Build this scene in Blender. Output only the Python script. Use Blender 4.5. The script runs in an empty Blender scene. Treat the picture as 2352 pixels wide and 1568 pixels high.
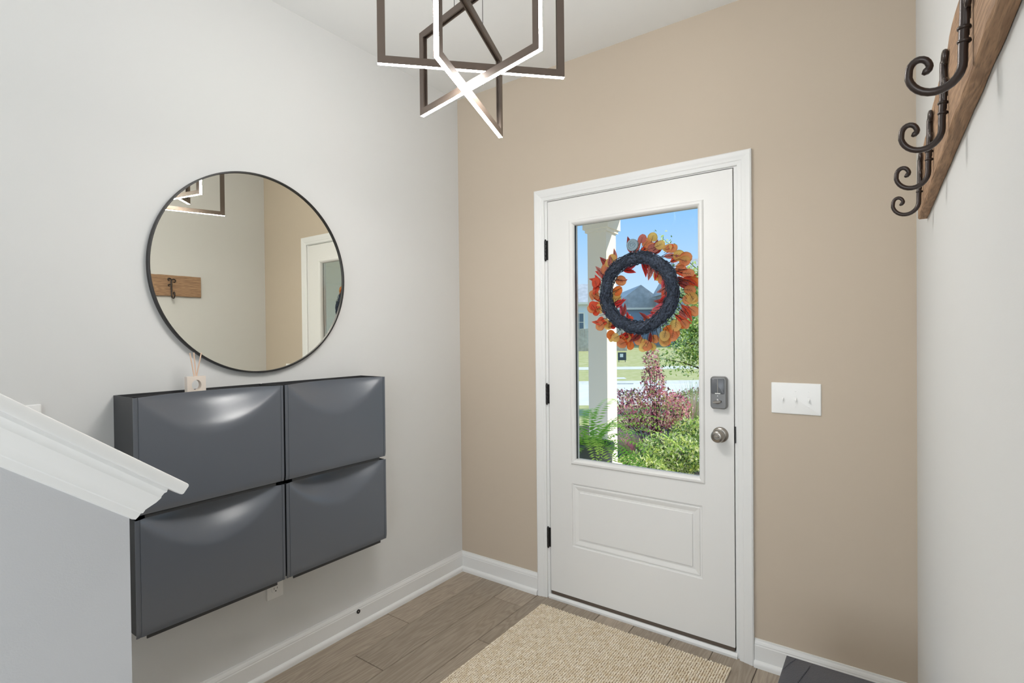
import bpy, math, random
import numpy as np
from mathutils import Vector, Matrix

random.seed(7)
RNG = np.random.default_rng(7)
scene = bpy.context.scene
COL = scene.collection
PI = math.pi

# ------------------------------------------------------------------ camera
CAM = Vector((2.0705, -2.3641, 1.3754))
YAW, PITCH, ROLL, FPX = -0.6212, -0.0094, -0.0102, 1214.15
fw = Vector((math.sin(YAW) * math.cos(PITCH), math.cos(YAW) * math.cos(PITCH), math.sin(PITCH)))
rt = Vector((math.cos(YAW), -math.sin(YAW), 0))
up = rt.cross(fw)
rt2 = math.cos(ROLL) * rt + math.sin(ROLL) * up
up2 = -math.sin(ROLL) * rt + math.cos(ROLL) * up
cd = bpy.data.cameras.new('camera')
cd.sensor_width = 36.0
cd.sensor_fit = 'HORIZONTAL'
cd.lens = 36.0 * FPX / 2352.0
cd.clip_start = 0.01
cd.clip_end = 500
cam = bpy.data.objects.new('camera', cd)
COL.objects.link(cam)
cam.matrix_world = Matrix(((rt2.x, up2.x, -fw.x, CAM.x), (rt2.y, up2.y, -fw.y, CAM.y), (rt2.z, up2.z, -fw.z, CAM.z), (0, 0, 0, 1)))
scene.camera = cam

# ------------------------------------------------------------------ exposure, sky, sun, fill lights
scene.view_settings.view_transform = 'Standard'
scene.view_settings.look = 'None'
scene.view_settings.gamma = 1.0
scene.view_settings.use_curve_mapping = False
scene.view_settings.exposure = 0.13

world = bpy.data.worlds.new('sky')
scene.world = world
world.use_nodes = True
wn, wl = world.node_tree.nodes, world.node_tree.links
wn.clear()
w_out = wn.new('ShaderNodeOutputWorld')
w_bg = wn.new('ShaderNodeBackground')
w_tc = wn.new('ShaderNodeTexCoord')
w_sep = wn.new('ShaderNodeSeparateXYZ')
w_ramp = wn.new('ShaderNodeValToRGB')
w_ramp.color_ramp.elements[0].position = 0.0
w_ramp.color_ramp.elements[0].color = (0.70, 0.87, 1.0, 1)
w_ramp.color_ramp.elements[1].position = 0.24
w_ramp.color_ramp.elements[1].color = (0.27, 0.57, 1.0, 1)
wl.new(w_tc.outputs['Generated'], w_sep.inputs[0])
wl.new(w_sep.outputs['Z'], w_ramp.inputs[0])
wl.new(w_ramp.outputs[0], w_bg.inputs['Color'])
w_bg.inputs['Strength'].default_value = 0.97
wl.new(w_bg.outputs[0], w_out.inputs[0])

def add_sun(name, to_sun, strength, color, angle):
    d = bpy.data.lights.new(name, 'SUN')
    d.energy, d.color, d.angle = strength, color, angle
    o = bpy.data.objects.new(name, d)
    o.rotation_euler = Vector(to_sun).to_track_quat('Z', 'Y').to_euler()
    COL.objects.link(o)
add_sun('sun', (0.62, 0.45, 0.62), 4.2, (1.0, 0.95, 0.86), math.radians(0.6))

def add_area(name, loc, target, sx, sy, power, color):
    d = bpy.data.lights.new(name, 'AREA')
    d.shape = 'RECTANGLE'
    d.size, d.size_y, d.energy, d.color = sx, sy, power, color
    o = bpy.data.objects.new(name, d)
    o.location = loc
    o.rotation_euler = (Vector(loc) - Vector(target)).to_track_quat('Z', 'Y').to_euler()
    COL.objects.link(o)
# added fill lights behind the camera, set in unseen window openings
add_area('rear_fill_light', (3.0, -5.96, 1.45), (3.0, 0, 1.45), 4.4, 1.9, 122, (0.93, 0.97, 1.0))
add_area('side_fill_light', (5.96, -4.4, 1.45), (0.0, -4.4, 1.45), 2.4, 1.9, 40, (0.93, 0.97, 1.0))

# ------------------------------------------------------------------ helpers
class MB:
    """collects vertices and faces for one mesh"""
    def __init__(self):
        self.v, self.f, self.m = [], [], []
    def add(self, vs, fs, mi=0):
        b = len(self.v)
        self.v += [tuple(p) for p in vs]
        self.f += [tuple(b + i for i in f) for f in fs]
        self.m += [mi] * len(fs)
        return self
    def box(self, x0, x1, y0, y1, z0, z1, mi=0):
        return self.add([(x0, y0, z0), (x1, y0, z0), (x1, y1, z0), (x0, y1, z0), (x0, y0, z1), (x1, y0, z1), (x1, y1, z1), (x0, y1, z1)],
                        [(0, 3, 2, 1), (4, 5, 6, 7), (0, 1, 5, 4), (1, 2, 6, 5), (2, 3, 7, 6), (3, 0, 4, 7)], mi)
    def cbox(self, x0, x1, y0, y1, z0, z1, c=0.001, mi=0):
        """box with chamfered top edges"""
        return self.add([(x0, y0, z0), (x1, y0, z0), (x1, y1, z0), (x0, y1, z0), (x0, y0, z1 - c), (x1, y0, z1 - c), (x1, y1, z1 - c), (x0, y1, z1 - c),
                         (x0 + c, y0 + c, z1), (x1 - c, y0 + c, z1), (x1 - c, y1 - c, z1), (x0 + c, y1 - c, z1)],
                        [(0, 3, 2, 1), (0, 1, 5, 4), (1, 2, 6, 5), (2, 3, 7, 6), (3, 0, 4, 7), (4, 5, 9, 8), (5, 6, 10, 9), (6, 7, 11, 10), (7, 4, 8, 11), (8, 9, 10, 11)], mi)
    def tube(self, pts, r, n=8, cap=True, mi=0, flat=1.0, up=None):
        pts = [Vector(p) for p in pts]
        rs = r if isinstance(r, (list, tuple)) else [r] * len(pts)
        rings, prev = [], None
        for i, p in enumerate(pts):
            t = (pts[min(i + 1, len(pts) - 1)] - pts[max(i - 1, 0)]).normalized()
            if prev is None:
                a = Vector(up) if up else (Vector((0, 0, 1)) if abs(t.z) < 0.9 else Vector((1, 0, 0)))
                u = (a - t * a.dot(t)).normalized()
            else:
                u = (prev - t * prev.dot(t)).normalized()
            prev = u
            w = t.cross(u)
            rings.append([p + (u * math.cos(2 * PI * k / n) + w * math.sin(2 * PI * k / n) * flat) * rs[i] for k in range(n)])
        vs = [q for rg in rings for q in rg]
        fs = []
        for i in range(len(pts) - 1):
            for k in range(n):
                fs.append((i * n + k, i * n + (k + 1) % n, (i + 1) * n + (k + 1) % n, (i + 1) * n + k))
        if cap:
            fs.append(tuple(reversed(range(n))))
            fs.append(tuple((len(pts) - 1) * n + k for k in range(n)))
        return self.add(vs, fs, mi)
    def lathe(self, o, axis, prof, n=32, mi=0):
        """prof: list of (radius, distance along axis)"""
        axis = Vector(axis).normalized()
        a = Vector((0, 0, 1)) if abs(axis.z) < 0.9 else Vector((1, 0, 0))
        u = (a - axis * a.dot(axis)).normalized()
        w = axis.cross(u)
        o = Vector(o)
        vs, fs = [], []
        for r, h in prof:
            for k in range(n):
                t = 2 * PI * k / n
                vs.append(o + axis * h + (u * math.cos(t) + w * math.sin(t)) * max(r, 1e-5))
        for i in range(len(prof) - 1):
            for k in range(n):
                fs.append((i * n + k, i * n + (k + 1) % n, (i + 1) * n + (k + 1) % n, (i + 1) * n + k))
        return self.add(vs, fs, mi)
    def loft(self, loops, closed=True, cap=False, mi=0):
        n = len(loops[0])
        vs = [p for l in loops for p in l]
        fs = []
        for i in range(len(loops) - 1):
            for k in range(n if closed else n - 1):
                fs.append((i * n + k, i * n + (k + 1) % n, (i + 1) * n + (k + 1) % n, (i + 1) * n + k))
        if cap:
            fs.append(tuple(reversed(range(n))))
            fs.append(tuple((len(loops) - 1) * n + k for k in range(n)))
        return self.add(vs, fs, mi)
    def build(self, name, mats, parent=None, smooth=False, angle=None):
        me = bpy.data.meshes.new(name)
        me.from_pydata(self.v, [], self.f)
        mats = mats if isinstance(mats, (list, tuple)) else [mats]
        for m in mats:
            me.materials.append(m)
        if len(mats) > 1:
            me.polygons.foreach_set('material_index', self.m)
        if smooth:
            me.polygons.foreach_set('use_smooth', [True] * len(me.polygons))
            if angle:
                me.update()
                try:
                    me.set_sharp_from_angle(angle=math.radians(angle))
                except Exception:
                    pass
        me.update()
        o = bpy.data.objects.new(name, me)
        COL.objects.link(o)
        if parent:
            o.parent = parent
            o.matrix_parent_inverse = parent.matrix_world.inverted() if parent.type != 'EMPTY' else Matrix.Identity(4)
        return o

def recalc(o):
    import bmesh
    bm = bmesh.new()
    bm.from_mesh(o.data)
    bmesh.ops.recalc_face_normals(bm, faces=bm.faces)
    bm.to_mesh(o.data)
    bm.free()
    return o

def thing(name, label, cat, group=None, loc=(0, 0, 0), rot=(0, 0, 0)):
    o = bpy.data.objects.new(name, None)
    o.empty_display_size = 0.05
    o.location = loc
    o.rotation_euler = rot
    COL.objects.link(o)
    return tag(o, label, cat, group)

def tag(o, label=None, cat=None, group=None, kind=None):
    if label: o['label'] = label
    if cat: o['category'] = cat
    if group: o['group'] = group
    if kind: o['kind'] = kind
    return o

def struct(o, label=None, cat=None):
    o['kind'] = 'structure'
    if label: o['label'] = label
    if cat: o['category'] = cat
    return o

def part(name, data, parent, loc=(0, 0, 0), rot=(0, 0, 0), scale=(1, 1, 1)):
    o = bpy.data.objects.new(name, data)
    o.location, o.rotation_euler, o.scale = loc, rot, scale
    o.parent = parent
    COL.objects.link(o)
    return o

def lin(r, g, b):
    f = lambda c: (c / 255 / 12.92) if c / 255 <= 0.04045 else ((c / 255 + 0.055) / 1.055) ** 2.4
    return (f(r), f(g), f(b), 1.0)

def mat(name, col, rough=0.6, metal=0.0, spec=0.5, bump=None, var=None, trans=0.0, emit=None, coat=0.0):
    """bump=(scale, strength); var=(scale, second colour, mapping scale)"""
    m = bpy.data.materials.new(name)
    m.use_nodes = True
    nt = m.node_tree
    b = nt.nodes['Principled BSDF']
    b.inputs['Base Color'].default_value = col
    b.inputs['Roughness'].default_value = rough
    b.inputs['Metallic'].default_value = metal
    b.inputs['Specular IOR Level'].default_value = spec
    if coat: b.inputs['Coat Weight'].default_value = coat
    if emit:
        b.inputs['Emission Color'].default_value = emit[0]
        b.inputs['Emission Strength'].default_value = emit[1]
    tc = nt.nodes.new('ShaderNodeTexCoord')
    if var:
        mp = nt.nodes.new('ShaderNodeMapping')
        mp.inputs['Scale'].default_value = var[2] if len(var) > 2 else (1, 1, 1)
        nz = nt.nodes.new('ShaderNodeTexNoise')
        nz.inputs['Scale'].default_value = var[0]
        nz.inputs['Detail'].default_value = 4
        mx = nt.nodes.new('ShaderNodeMix')
        mx.data_type = 'RGBA'
        mr = nt.nodes.new('ShaderNodeMapRange')
        mr.inputs['From Min'].default_value = 0.35
        mr.inputs['From Max'].default_value = 0.65
        mx.inputs['A'].default_value = col
        mx.inputs['B'].default_value = var[1]
        nt.links.new(tc.outputs['Object'], mp.inputs[0])
        nt.links.new(mp.outputs[0], nz.inputs['Vector'])
        nt.links.new(nz.outputs['Fac'], mr.inputs['Value'])
        nt.links.new(mr.outputs[0], mx.inputs['Factor'])
        nt.links.new(mx.outputs['Result'], b.inputs['Base Color'])
    if bump:
        nb = nt.nodes.new('ShaderNodeTexNoise')
        nb.inputs['Scale'].default_value = bump[0]
        nb.inputs['Detail'].default_value = 3
        bp = nt.nodes.new('ShaderNodeBump')
        bp.inputs['Strength'].default_value = bump[1]
        bp.inputs['Distance'].default_value = 0.002
        nt.links.new(tc.outputs['Object'], nb.inputs['Vector'])
        nt.links.new(nb.outputs['Fac'], bp.inputs['Height'])
        nt.links.new(bp.outputs[0], b.inputs['Normal'])
    if trans:
        t = nt.nodes.new('ShaderNodeBsdfTranslucent')
        ms = nt.nodes.new('ShaderNodeMixShader')
        ms.inputs[0].default_value = trans
        src = b.inputs['Base Color']
        if src.is_linked:
            nt.links.new(src.links[0].from_socket, t.inputs['Color'])
        else:
            t.inputs['Color'].default_value = col
        out = nt.nodes['Material Output']
        nt.links.new(b.outputs[0], ms.inputs[1])
        nt.links.new(t.outputs[0], ms.inputs[2])
        nt.links.new(ms.outputs[0], out.inputs['Surface'])
    return m

def wood_mat(name, c1, c2, c3, axis=1, scale=1.0, rough=0.5, bump=0.25, rand=True, fine=90, dark_fine=0.35):
    """grain running along local axis, different in every plank"""
    m = bpy.data.materials.new(name)
    m.use_nodes = True
    nt = m.node_tree
    N, L = nt.nodes, nt.links
    b = N['Principled BSDF']
    b.inputs['Roughness'].default_value = rough
    tc = N.new('ShaderNodeTexCoord')
    oi = N.new('ShaderNodeObjectInfo')
    add = N.new('ShaderNodeVectorMath'); add.operation = 'ADD'
    sc = N.new('ShaderNodeVectorMath'); sc.operation = 'SCALE'
    comb = N.new('ShaderNodeCombineXYZ')
    for k in range(3):
        L.new(oi.outputs['Random'], comb.inputs[k])
    L.new(comb.outputs[0], sc.inputs[0])
    sc.inputs['Scale'].default_value = 37.0 if rand else 0.0
    L.new(tc.outputs['Object'], add.inputs[0])
    L.new(sc.outputs[0], add.inputs[1])
    mp = N.new('ShaderNodeMapping')
    s = [9.0 * scale] * 3
    s[axis] = 0.9 * scale
    mp.inputs['Scale'].default_value = s
    L.new(add.outputs[0], mp.inputs[0])
    n1 = N.new('ShaderNodeTexNoise')
    n1.inputs['Scale'].default_value = 1.3
    n1.inputs['Detail'].default_value = 3
    n1.inputs['Distortion'].default_value = 0.4
    L.new(mp.outputs[0], n1.inputs['Vector'])
    # contour rings of the noise make cathedral grain
    mul = N.new('ShaderNodeMath'); mul.operation = 'MULTIPLY'; mul.inputs[1].default_value = 16.0
    L.new(n1.outputs['Fac'], mul.inputs[0])
    fr = N.new('ShaderNodeMath'); fr.operation = 'PINGPONG'; fr.inputs[1].default_value = 0.5
    L.new(mul.outputs[0], fr.inputs[0])
    mp2 = N.new('ShaderNodeMapping')
    s2 = [fine * scale] * 3
    s2[axis] = fine * 0.045 * scale
    mp2.inputs['Scale'].default_value = s2
    L.new(add.outputs[0], mp2.inputs[0])
    n2 = N.new('ShaderNodeTexNoise')
    n2.inputs['Scale'].default_value = 3.0
    n2.inputs['Detail'].default_value = 5
    L.new(mp2.outputs[0], n2.inputs['Vector'])
    r1 = N.new('ShaderNodeValToRGB')
    r1.color_ramp.elements[0].color = c1
    r1.color_ramp.elements[1].color = c2
    mixf = N.new('ShaderNodeMath'); mixf.operation = 'MULTIPLY_ADD'
    mixf.inputs[1].default_value = 0.9
    mixf.inputs[2].default_value = 0.1
    L.new(fr.outputs[0], mixf.inputs[0])
    addf = N.new('ShaderNodeMath'); addf.operation = 'ADD'
    L.new(mixf.outputs[0], addf.inputs[0])
    sub = N.new('ShaderNodeMath'); sub.operation = 'MULTIPLY_ADD'; sub.inputs[1].default_value = 0.9; sub.inputs[2].default_value = -0.25
    L.new(n2.outputs['Fac'], sub.inputs[0])
    L.new(sub.outputs[0], addf.inputs[1])
    L.new(addf.outputs[0], r1.inputs[0])
    mx = N.new('ShaderNodeMix'); mx.data_type = 'RGBA'
    r2 = N.new('ShaderNodeMapRange')
    r2.inputs['From Min'].default_value = 0.45
    r2.inputs['From Max'].default_value = 0.75
    r2.inputs['To Max'].default_value = dark_fine
    L.new(n2.outputs['Fac'], r2.inputs['Value'])
    L.new(r2.outputs[0], mx.inputs['Factor'])
    L.new(r1.outputs[0], mx.inputs['A'])
    mx.inputs['B'].default_value = c3
    hv = N.new('ShaderNodeHueSaturation')
    vr = N.new('ShaderNodeMapRange')
    vr.inputs['To Min'].default_value = 0.88 if rand else 1.0
    vr.inputs['To Max'].default_value = 1.1 if rand else 1.0
    L.new(oi.outputs['Random'], vr.inputs['Value'])
    L.new(vr.outputs[0], hv.inputs['Value'])
    L.new(mx.outputs['Result'], hv.inputs['Color'])
    L.new(hv.outputs[0], b.inputs['Base Color'])
    bp = N.new('ShaderNodeBump')
    bp.inputs['Strength'].default_value = bump
    bp.inputs['Distance'].default_value = 0.001
    L.new(addf.outputs[0], bp.inputs['Height'])
    L.new(bp.outputs[0], b.inputs['Normal'])
    return m

# ------------------------------------------------------------------ materials
M = {}
M['wall'] = mat('greige_wall_paint', lin(219, 219, 217), 0.85, spec=0.25, bump=(420, 0.06))
M['accent'] = mat('tan_accent_paint', lin(198, 184, 166), 0.8, spec=0.3, bump=(420, 0.06))
M['rwall'] = M['wall']
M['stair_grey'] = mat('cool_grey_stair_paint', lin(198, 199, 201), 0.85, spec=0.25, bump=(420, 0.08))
M['ceil'] = mat('white_ceiling_paint', lin(236, 237, 236), 0.95, spec=0.2, bump=(300, 0.05))
M['trim'] = mat('white_semigloss_trim', lin(232, 232, 230), 0.42, spec=0.4)
M['door'] = mat('white_door_paint', lin(230, 229, 226), 0.38, spec=0.45, bump=(250, 0.02))
M['plank'] = wood_mat('taupe_vinyl_plank', lin(140, 125, 109), lin(188, 174, 156), lin(112, 98, 84), axis=1, rough=0.42, bump=0.2, dark_fine=0.5)
M['gap'] = mat('floor_underlay', lin(46, 38, 32), 0.9)
M['black'] = mat('black_metal', lin(28, 27, 27), 0.42, spec=0.5)
M['bronze'] = mat('dark_bronze_metal', lin(52, 45, 42), 0.38, metal=0.6, spec=0.5)
M['cabinet'] = mat('slate_plastic', lin(90, 95, 103), 0.28, spec=0.7, bump=(900, 0.05))
M['cabinet_dark'] = mat('slate_plastic_body', lin(52, 53, 55), 0.45, spec=0.4)
M['cream'] = mat('cream_plaster', lin(226, 214, 202), 0.8, spec=0.2, bump=(200, 0.08))
M['reed'] = mat('pale_reed', lin(222, 192, 168), 0.75)
M['plate'] = mat('white_plastic', lin(240, 240, 238), 0.35)
M['slot'] = mat('outlet_slot_dark', lin(40, 38, 36), 0.6)
M['nickel'] = mat('antique_nickel', lin(158, 152, 144), 0.28, metal=0.9)
M['lock'] = mat('gunmetal_lock', lin(130, 130, 130), 0.33, metal=0.75)
M['lock_dark'] = mat('gunmetal_dark', lin(88, 89, 91), 0.35, metal=0.6)
M['sweep'] = mat('brown_door_sweep', lin(92, 80, 70), 0.6)
M['leather'] = mat('black_faux_leather', lin(70, 72, 80), 0.40, spec=0.6, bump=(260, 1.0))
M['rug_base'] = mat('rug_backing', lin(138, 114, 86), 0.95)
M['rug'] = mat('jute_loop', lin(242, 232, 214), 0.95, spec=0.1, var=(60, lin(222, 206, 178)))
M['rack'] = wood_mat('weathered_brown_board', lin(134, 102, 78), lin(202, 164, 128), lin(88, 64, 50), axis=1, scale=1.6, rough=0.7, bump=1.0, rand=False, fine=110, dark_fine=0.8)
M['iron'] = mat('dark_bronze_iron', lin(58, 48, 44), 0.3, metal=0.35, spec=0.6)
M['frame'] = mat('bronze_grey_fixture', lin(112, 98, 88), 0.45, metal=0.3)
M['led'] = mat('led_diffuser', lin(255, 246, 232), 0.5, emit=((1.0, 0.975, 0.945, 1), 165.0))
M['cable'] = mat('black_cable', lin(30, 30, 30), 0.6)
M['mirror'] = mat('mirror_silver', (0.87, 0.855, 0.77, 1), 0.0, metal=1.0)

def pane_mat(name, refl=0.05, tint=(0.97, 0.985, 0.98, 1)):
    m = bpy.data.materials.new(name)
    m.use_nodes = True
    nt = m.node_tree
    nt.nodes.remove(nt.nodes['Principled BSDF'])
    t = nt.nodes.new('ShaderNodeBsdfTransparent')
    t.inputs['Color'].default_value = tint
    g = nt.nodes.new('ShaderNodeBsdfGlossy')
    g.inputs['Roughness'].default_value = 0.0
    x = nt.nodes.new('ShaderNodeMixShader')
    x.inputs[0].default_value = refl
    nt.links.new(t.outputs[0], x.inputs[1])
    nt.links.new(g.outputs[0], x.inputs[2])
    nt.links.new(x.outputs[0], nt.nodes['Material Output'].inputs['Surface'])
    return m
M['glass'] = pane_mat('clear_pane', 0.0004)

# ------------------------------------------------------------------ room shell
H = 2.769
def wr(y):                      # face of the right wall (a hair out of square)
    return 2.147 - 0.0163 * y
DL, DR, DZ0, DZ1 = 0.617, 1.531, 0.042, 2.074       # door slab
OX0, OX1, OZ1 = DL - 0.004, DR + 0.004, DZ1 + 0.004  # clear opening inside the jamb

floor = struct(MB().box(-0.12, 6.0, -6.0, 0.14, -0.12, -0.006).build('floor', M['gap']), 'taupe wood-look plank floor')
# planks run towards the door; seams and end joints as laid
SEAM = [0.002, 0.181, 0.360, 0.541, 0.720, 0.900, 1.080, 1.260, 1.440, 1.620, 1.800, 1.980, 2.160]
JOINT = [-0.60, -0.914, -0.166, -0.516, -0.86, -0.33, -1.05, -0.21, -0.72, -0.44, -0.95, -0.30]
PL = 1.22
full = None
for c in range(12):
    x0, x1 = SEAM[c], SEAM[c + 1]
    ys = [0.004]
    y = JOINT[c]
    while y > -3.4:
        ys.append(y); y -= PL
    ys.append(-3.4)
    for j in range(len(ys) - 1):
        ya, yb = ys[j], ys[j + 1]
        xx1 = min(x1, 2.20)
        w, l = xx1 - x0, ya - yb
        me_o = MB().cbox(-w / 2 + .0011, w / 2 - .0011, -l / 2 + .0011, l / 2 - .0011, -0.006, 0.0, 0.0018).build('plank', M['plank'])
        me_o.parent = floor
        me_o.location = ((x0 + xx1) / 2, (ya + yb) / 2, 0)
rest = MB().box(0, 6.0, -6.0, -3.4, -0.006, 0).box(2.2, 6.0, -3.4, -2.9, -0.006, 0).build('plank_field', M['plank'], floor)
rest['kind'] = 'stuff'

struct(MB().box(-0.12, 6.12, -6.12, 0.14, H, H + 0.1).build('ceiling', M['ceil']), 'white painted ceiling')
struct(MB().box(-0.12, 0, -6.0, 0.14, -0.12, H).build('wall_left', M['wall']), 'pale greige wall with the round mirror')
struct(MB().box(0, OX0 - .02, 0, 0.14, -0.12, H).box(OX1 + .02, 2.3, 0, 0.14, -0.12, H).box(OX0 - .02, OX1 + .02, 0, 0.14, OZ1 + .02, H)
       .box(OX0 - .02, OX1 + .02, 0.01, 0.14, -0.12, -0.01).build('wall_front', M['accent']), 'tan accent wall around the white door')
yb = -2.9
b = MB()
lo = [(wr(0), 0), (wr(yb), yb), (wr(yb) + 0.14, yb), (2.30, 0)]
b.loft([[(x, y, -0.12) for x, y in lo], [(x, y, H) for x, y in lo]], cap=True)
struct(recalc(b.build('wall_right', M['rwall'])), 'pale greige wall with the coat rack')
struct(MB().box(wr(yb) + .14, 6.0, yb, yb + 0.14, -0.12, H).build('wall_living', M['wall']))
# rear and side walls with window openings where the added fill lights sit
struct(MB().box(-0.12, 0.75, -6.12, -6.0, -0.12, H).box(5.25, 6.12, -6.12, -6.0, -0.12, H).box(0.75, 5.25, -6.12, -6.0, -0.12, 0.45)
       .box(0.75, 5.25, -6.12, -6.0, 2.45, H).build('wall_rear', M['wall']))
struct(MB().box(6.0, 6.12, -6.0, -5.65, -0.12, H).box(6.0, 6.12, -3.15, yb + .14, -0.12, H).box(6.0, 6.12, -5.65, -3.15, -0.12, 0.45)
       .box(6.0, 6.12, -5.65, -3.15, 2.45, H).build('wall_side', M['wall']))

# baseboards: moulded top, flat face, shoe moulding at the floor
BBP = [(0.0, 0.0), (0.013, 0.0), (0.013, 0.086), (0.0115, 0.089), (0.0115, 0.094), (0.009, 0.101), (0.006, 0.106), (0.005, 0.112), (0.0, 0.112)]
SHP = [(0.013, 0.0), (0.026, 0.0), (0.026, 0.012), (0.0245, 0.019), (0.020, 0.024), (0.013, 0.027)]
def run(prof, p0, p1, out, m0=0, m1=0):
    """extrude a profile (distance from wall, height) from p0 to p1; m = mitre factor at each end"""
    p0, p1, out = Vector(p0), Vector(p1), Vector(out)
    t = (p1 - p0).normalized()
    a = [p0 + out * d + t * (m0 * d) + Vector((0, 0, h)) for d, h in prof]
    c = [p1 + out * d - t * (m1 * d) + Vector((0, 0, h)) for d, h in prof]
    return MB().loft([a, c], cap=True)
def baseboard(name, p0, p1, out, m0, m1, label):
    o = recalc(run(BBP, p0, p1, out, m0, m1).build(name, M['trim'], smooth=False))
    struct(o, label)
    recalc(run(SHP, p0, p1, out, m0, m1).build('shoe_moulding', M['trim'], o, smooth=True, angle=40))
baseboard('baseboard_left', (0, -4.5, 0), (0, 0, 0), (1, 0, 0), 0, 1, 'white baseboard under the shoe cabinets')
baseboard('baseboard_front', (0, 0, 0), (DL - .077, 0, 0), (0, -1, 0), 1, 0, 'short white baseboard left of the door')
baseboard('baseboard_front_right', (DR + .077, 0, 0), (wr(0), 0, 0), (0, -1, 0), 0, 1, 'white baseboard right of the door')
baseboard('baseboard_right', (wr(0), 0, 0), (wr(yb), yb, 0), (-1, 0, 0), 1, 0, 'white baseboard below the coat rack')

# ------------------------------------------------------------------ door casing (profile: across, proud of wall)
CSP = [(0.0, 0.0), (0.0, 0.009), (0.004, 0.011), (0.016, 0.012), (0.020, 0.0145), (0.034, 0.016), (0.040, 0.0185), (0.052, 0.0195), (0.057, 0.016), (0.057, 0.0)]
ci0, ci1, ciz = DL - 0.019, DR + 0.019, DZ1 + 0.008
trim = struct(MB().box(OX0 - .018, OX0, 0.0, 0.125, 0, OZ1 + .018).box(OX1, OX1 + .018, 0.0, 0.125, 0, OZ1 + .018).box(OX0, OX1, 0.0, 0.125, OZ1, OZ1 + .018)
              .box(OX0, OX0 + .011, 0.044, 0.056, 0.03, OZ1).box(OX1 - .011, OX1, 0.044, 0.056, 0.03, OZ1).box(OX0, OX1, 0.044, 0.056, OZ1 - .011, OZ1)
              .build('trim_1', M['trim']), 'white moulded casing and jamb around the door')
def casing(kind):
    loops = []
    if kind == 'l':
        A = [(ci0 - a, -d, 0) for a, d in CSP]; B = [(ci0 - a, -d, ciz + a) for a, d in CSP]
    elif kind == 'r':
        A = [(ci1 + a, -d, 0) for a, d in CSP]; B = [(ci1 + a, -d, ciz + a) for a, d in CSP]
    else:
        A = [(ci0 - a, -d, ciz + a) for a, d in CSP]; B = [(ci1 + a, -d, ciz + a) for a, d in CSP]
    recalc(MB().loft([A, B], cap=True).build('casing', M['trim'], trim, smooth=True, angle=25))
for k in 'lrh': casing(k)
# sill strip across the door foot
sp = [(0.030, 0.0), (-0.010, 0.0), (-0.0115, 0.004), (-0.0115, 0.012), (-0.009, 0.014), (-0.007, 0.019), (-0.003, 0.022), (0.030, 0.023)]
th = recalc(MB().loft([[(OX0 - .006, y, z) for y, z in sp], [(OX1 + .006, y, z) for y, z in sp]], cap=True).build('sill_strip', M['trim'], trim, smooth=True, angle=35))
MB().box(OX1 - .0005, OX1 + .004, -0.004, 0.030, 0.915, 0.985).build('strike_plate', M['black'], trim)

# ------------------------------------------------------------------ door
door = bpy.data.objects.new('door_1', None)
COL.objects.link(door)
struct(door, 'white front door with tall glass light and wreath')
def ring_stack(mb, rects, mi=0):
    """rects: (x0,x1,z0,z1,y) nested frames joined by quads"""
    loops = [[(x0, y, z0), (x1, y, z0), (x1, y, z1), (x0, y, z1)] for x0, x1, z0, z1, y in rects]
    return mb.loft(loops, mi=mi)
G = (0.772, 1.385, 0.750, 1.935)          # glass sight size
GO = (0.744, 1.411, 0.722, 1.962)         # moulding outer
P = (0.746, 1.397, 0.300, 0.624)          # lower panel outer
FY = -0.002
d = MB()
xs = sorted({DL, GO[0], P[0], P[1], GO[1], DR})
zs = sorted({DZ0, P[2], P[3], GO[2], GO[3], DZ1})
inside = lambda x, z, R: R[0] < x < R[1] and R[2] < z < R[3]
for yy in (FY, 0.042):
    for i in range(len(xs) - 1):
        for j in range(len(zs) - 1):
            cx, cz = (xs[i] + xs[i + 1]) / 2, (zs[j] + zs[j + 1]) / 2
            if inside(cx, cz, GO) or inside(cx, cz, P): continue
            q4 = [(xs[i], yy, zs[j]), (xs[i + 1], yy, zs[j]), (xs[i + 1], yy, zs[j + 1]), (xs[i], yy, zs[j + 1])]
            d.add(q4, [(0, 1, 2, 3)] if yy < 0.02 else [(3, 2, 1, 0)])
d.loft([[(DL, FY, DZ0), (DR, FY, DZ0), (DR, FY, DZ1), (DL, FY, DZ1)], [(DL, .042, DZ0), (DR, .042, DZ0), (DR, .042, DZ1), (DL, .042, DZ1)]])
def inset(R, a): return (R[0] + a, R[1] - a, R[2] + a, R[3] - a)
for yf, s in ((FY, 1), (0.042, -1)):
    ring_stack(d, [inset(P, a) + (yf + s * dy,) for a, dy in ((0, 0), (.003, .006), (.010, .007), (.013, .003), (.018, .0035), (.034, .0085), (.043, .0085), (.0455, .004))])
    i4 = inset(P, .0455); y4 = yf + s * .004
    q4 = [(i4[0], y4, i4[2]), (i4[1], y4, i4[2]), (i4[1], y4, i4[3]), (i4[0], y4, i4[3])]
    d.add(q4, [(0, 1, 2, 3)] if s > 0 else [(3, 2, 1, 0)])
slab = d.build('door_slab', M['door'], door)
gm = MB()
for yf, s in ((FY, 1), (0.042, -1)):
    ring_stack(gm, [(GO[0] + a, GO[1] - a, GO[2] + a, GO[3] - a, yf - s * dy) for a, dy in ((0, 0), (.0015, .004), (.006, .0075), (.015, .0085), (.019, .006), (.024, .001), (.0275, -.012), (.0275, -.020))])
gm.build('glazing_frame', M['door'], door, smooth=True, angle=30)
MB().box(G[0] - .004, G[1] + .004, 0.0175, 0.0225, G[2] - .004, G[3] + .004).build('glass_pane', M['glass'], door)
MB().box(G[0] - .001, G[0] + .0012, 0.0065, 0.0170, G[2] + .001, G[3] - .001).build('glass_spacer', M['black'], door)
MB().box(DL + .002, DR - .002, 0.001, 0.040, 0.0235, 0.0415).build('door_sweep', M['sweep'], door)
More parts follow.
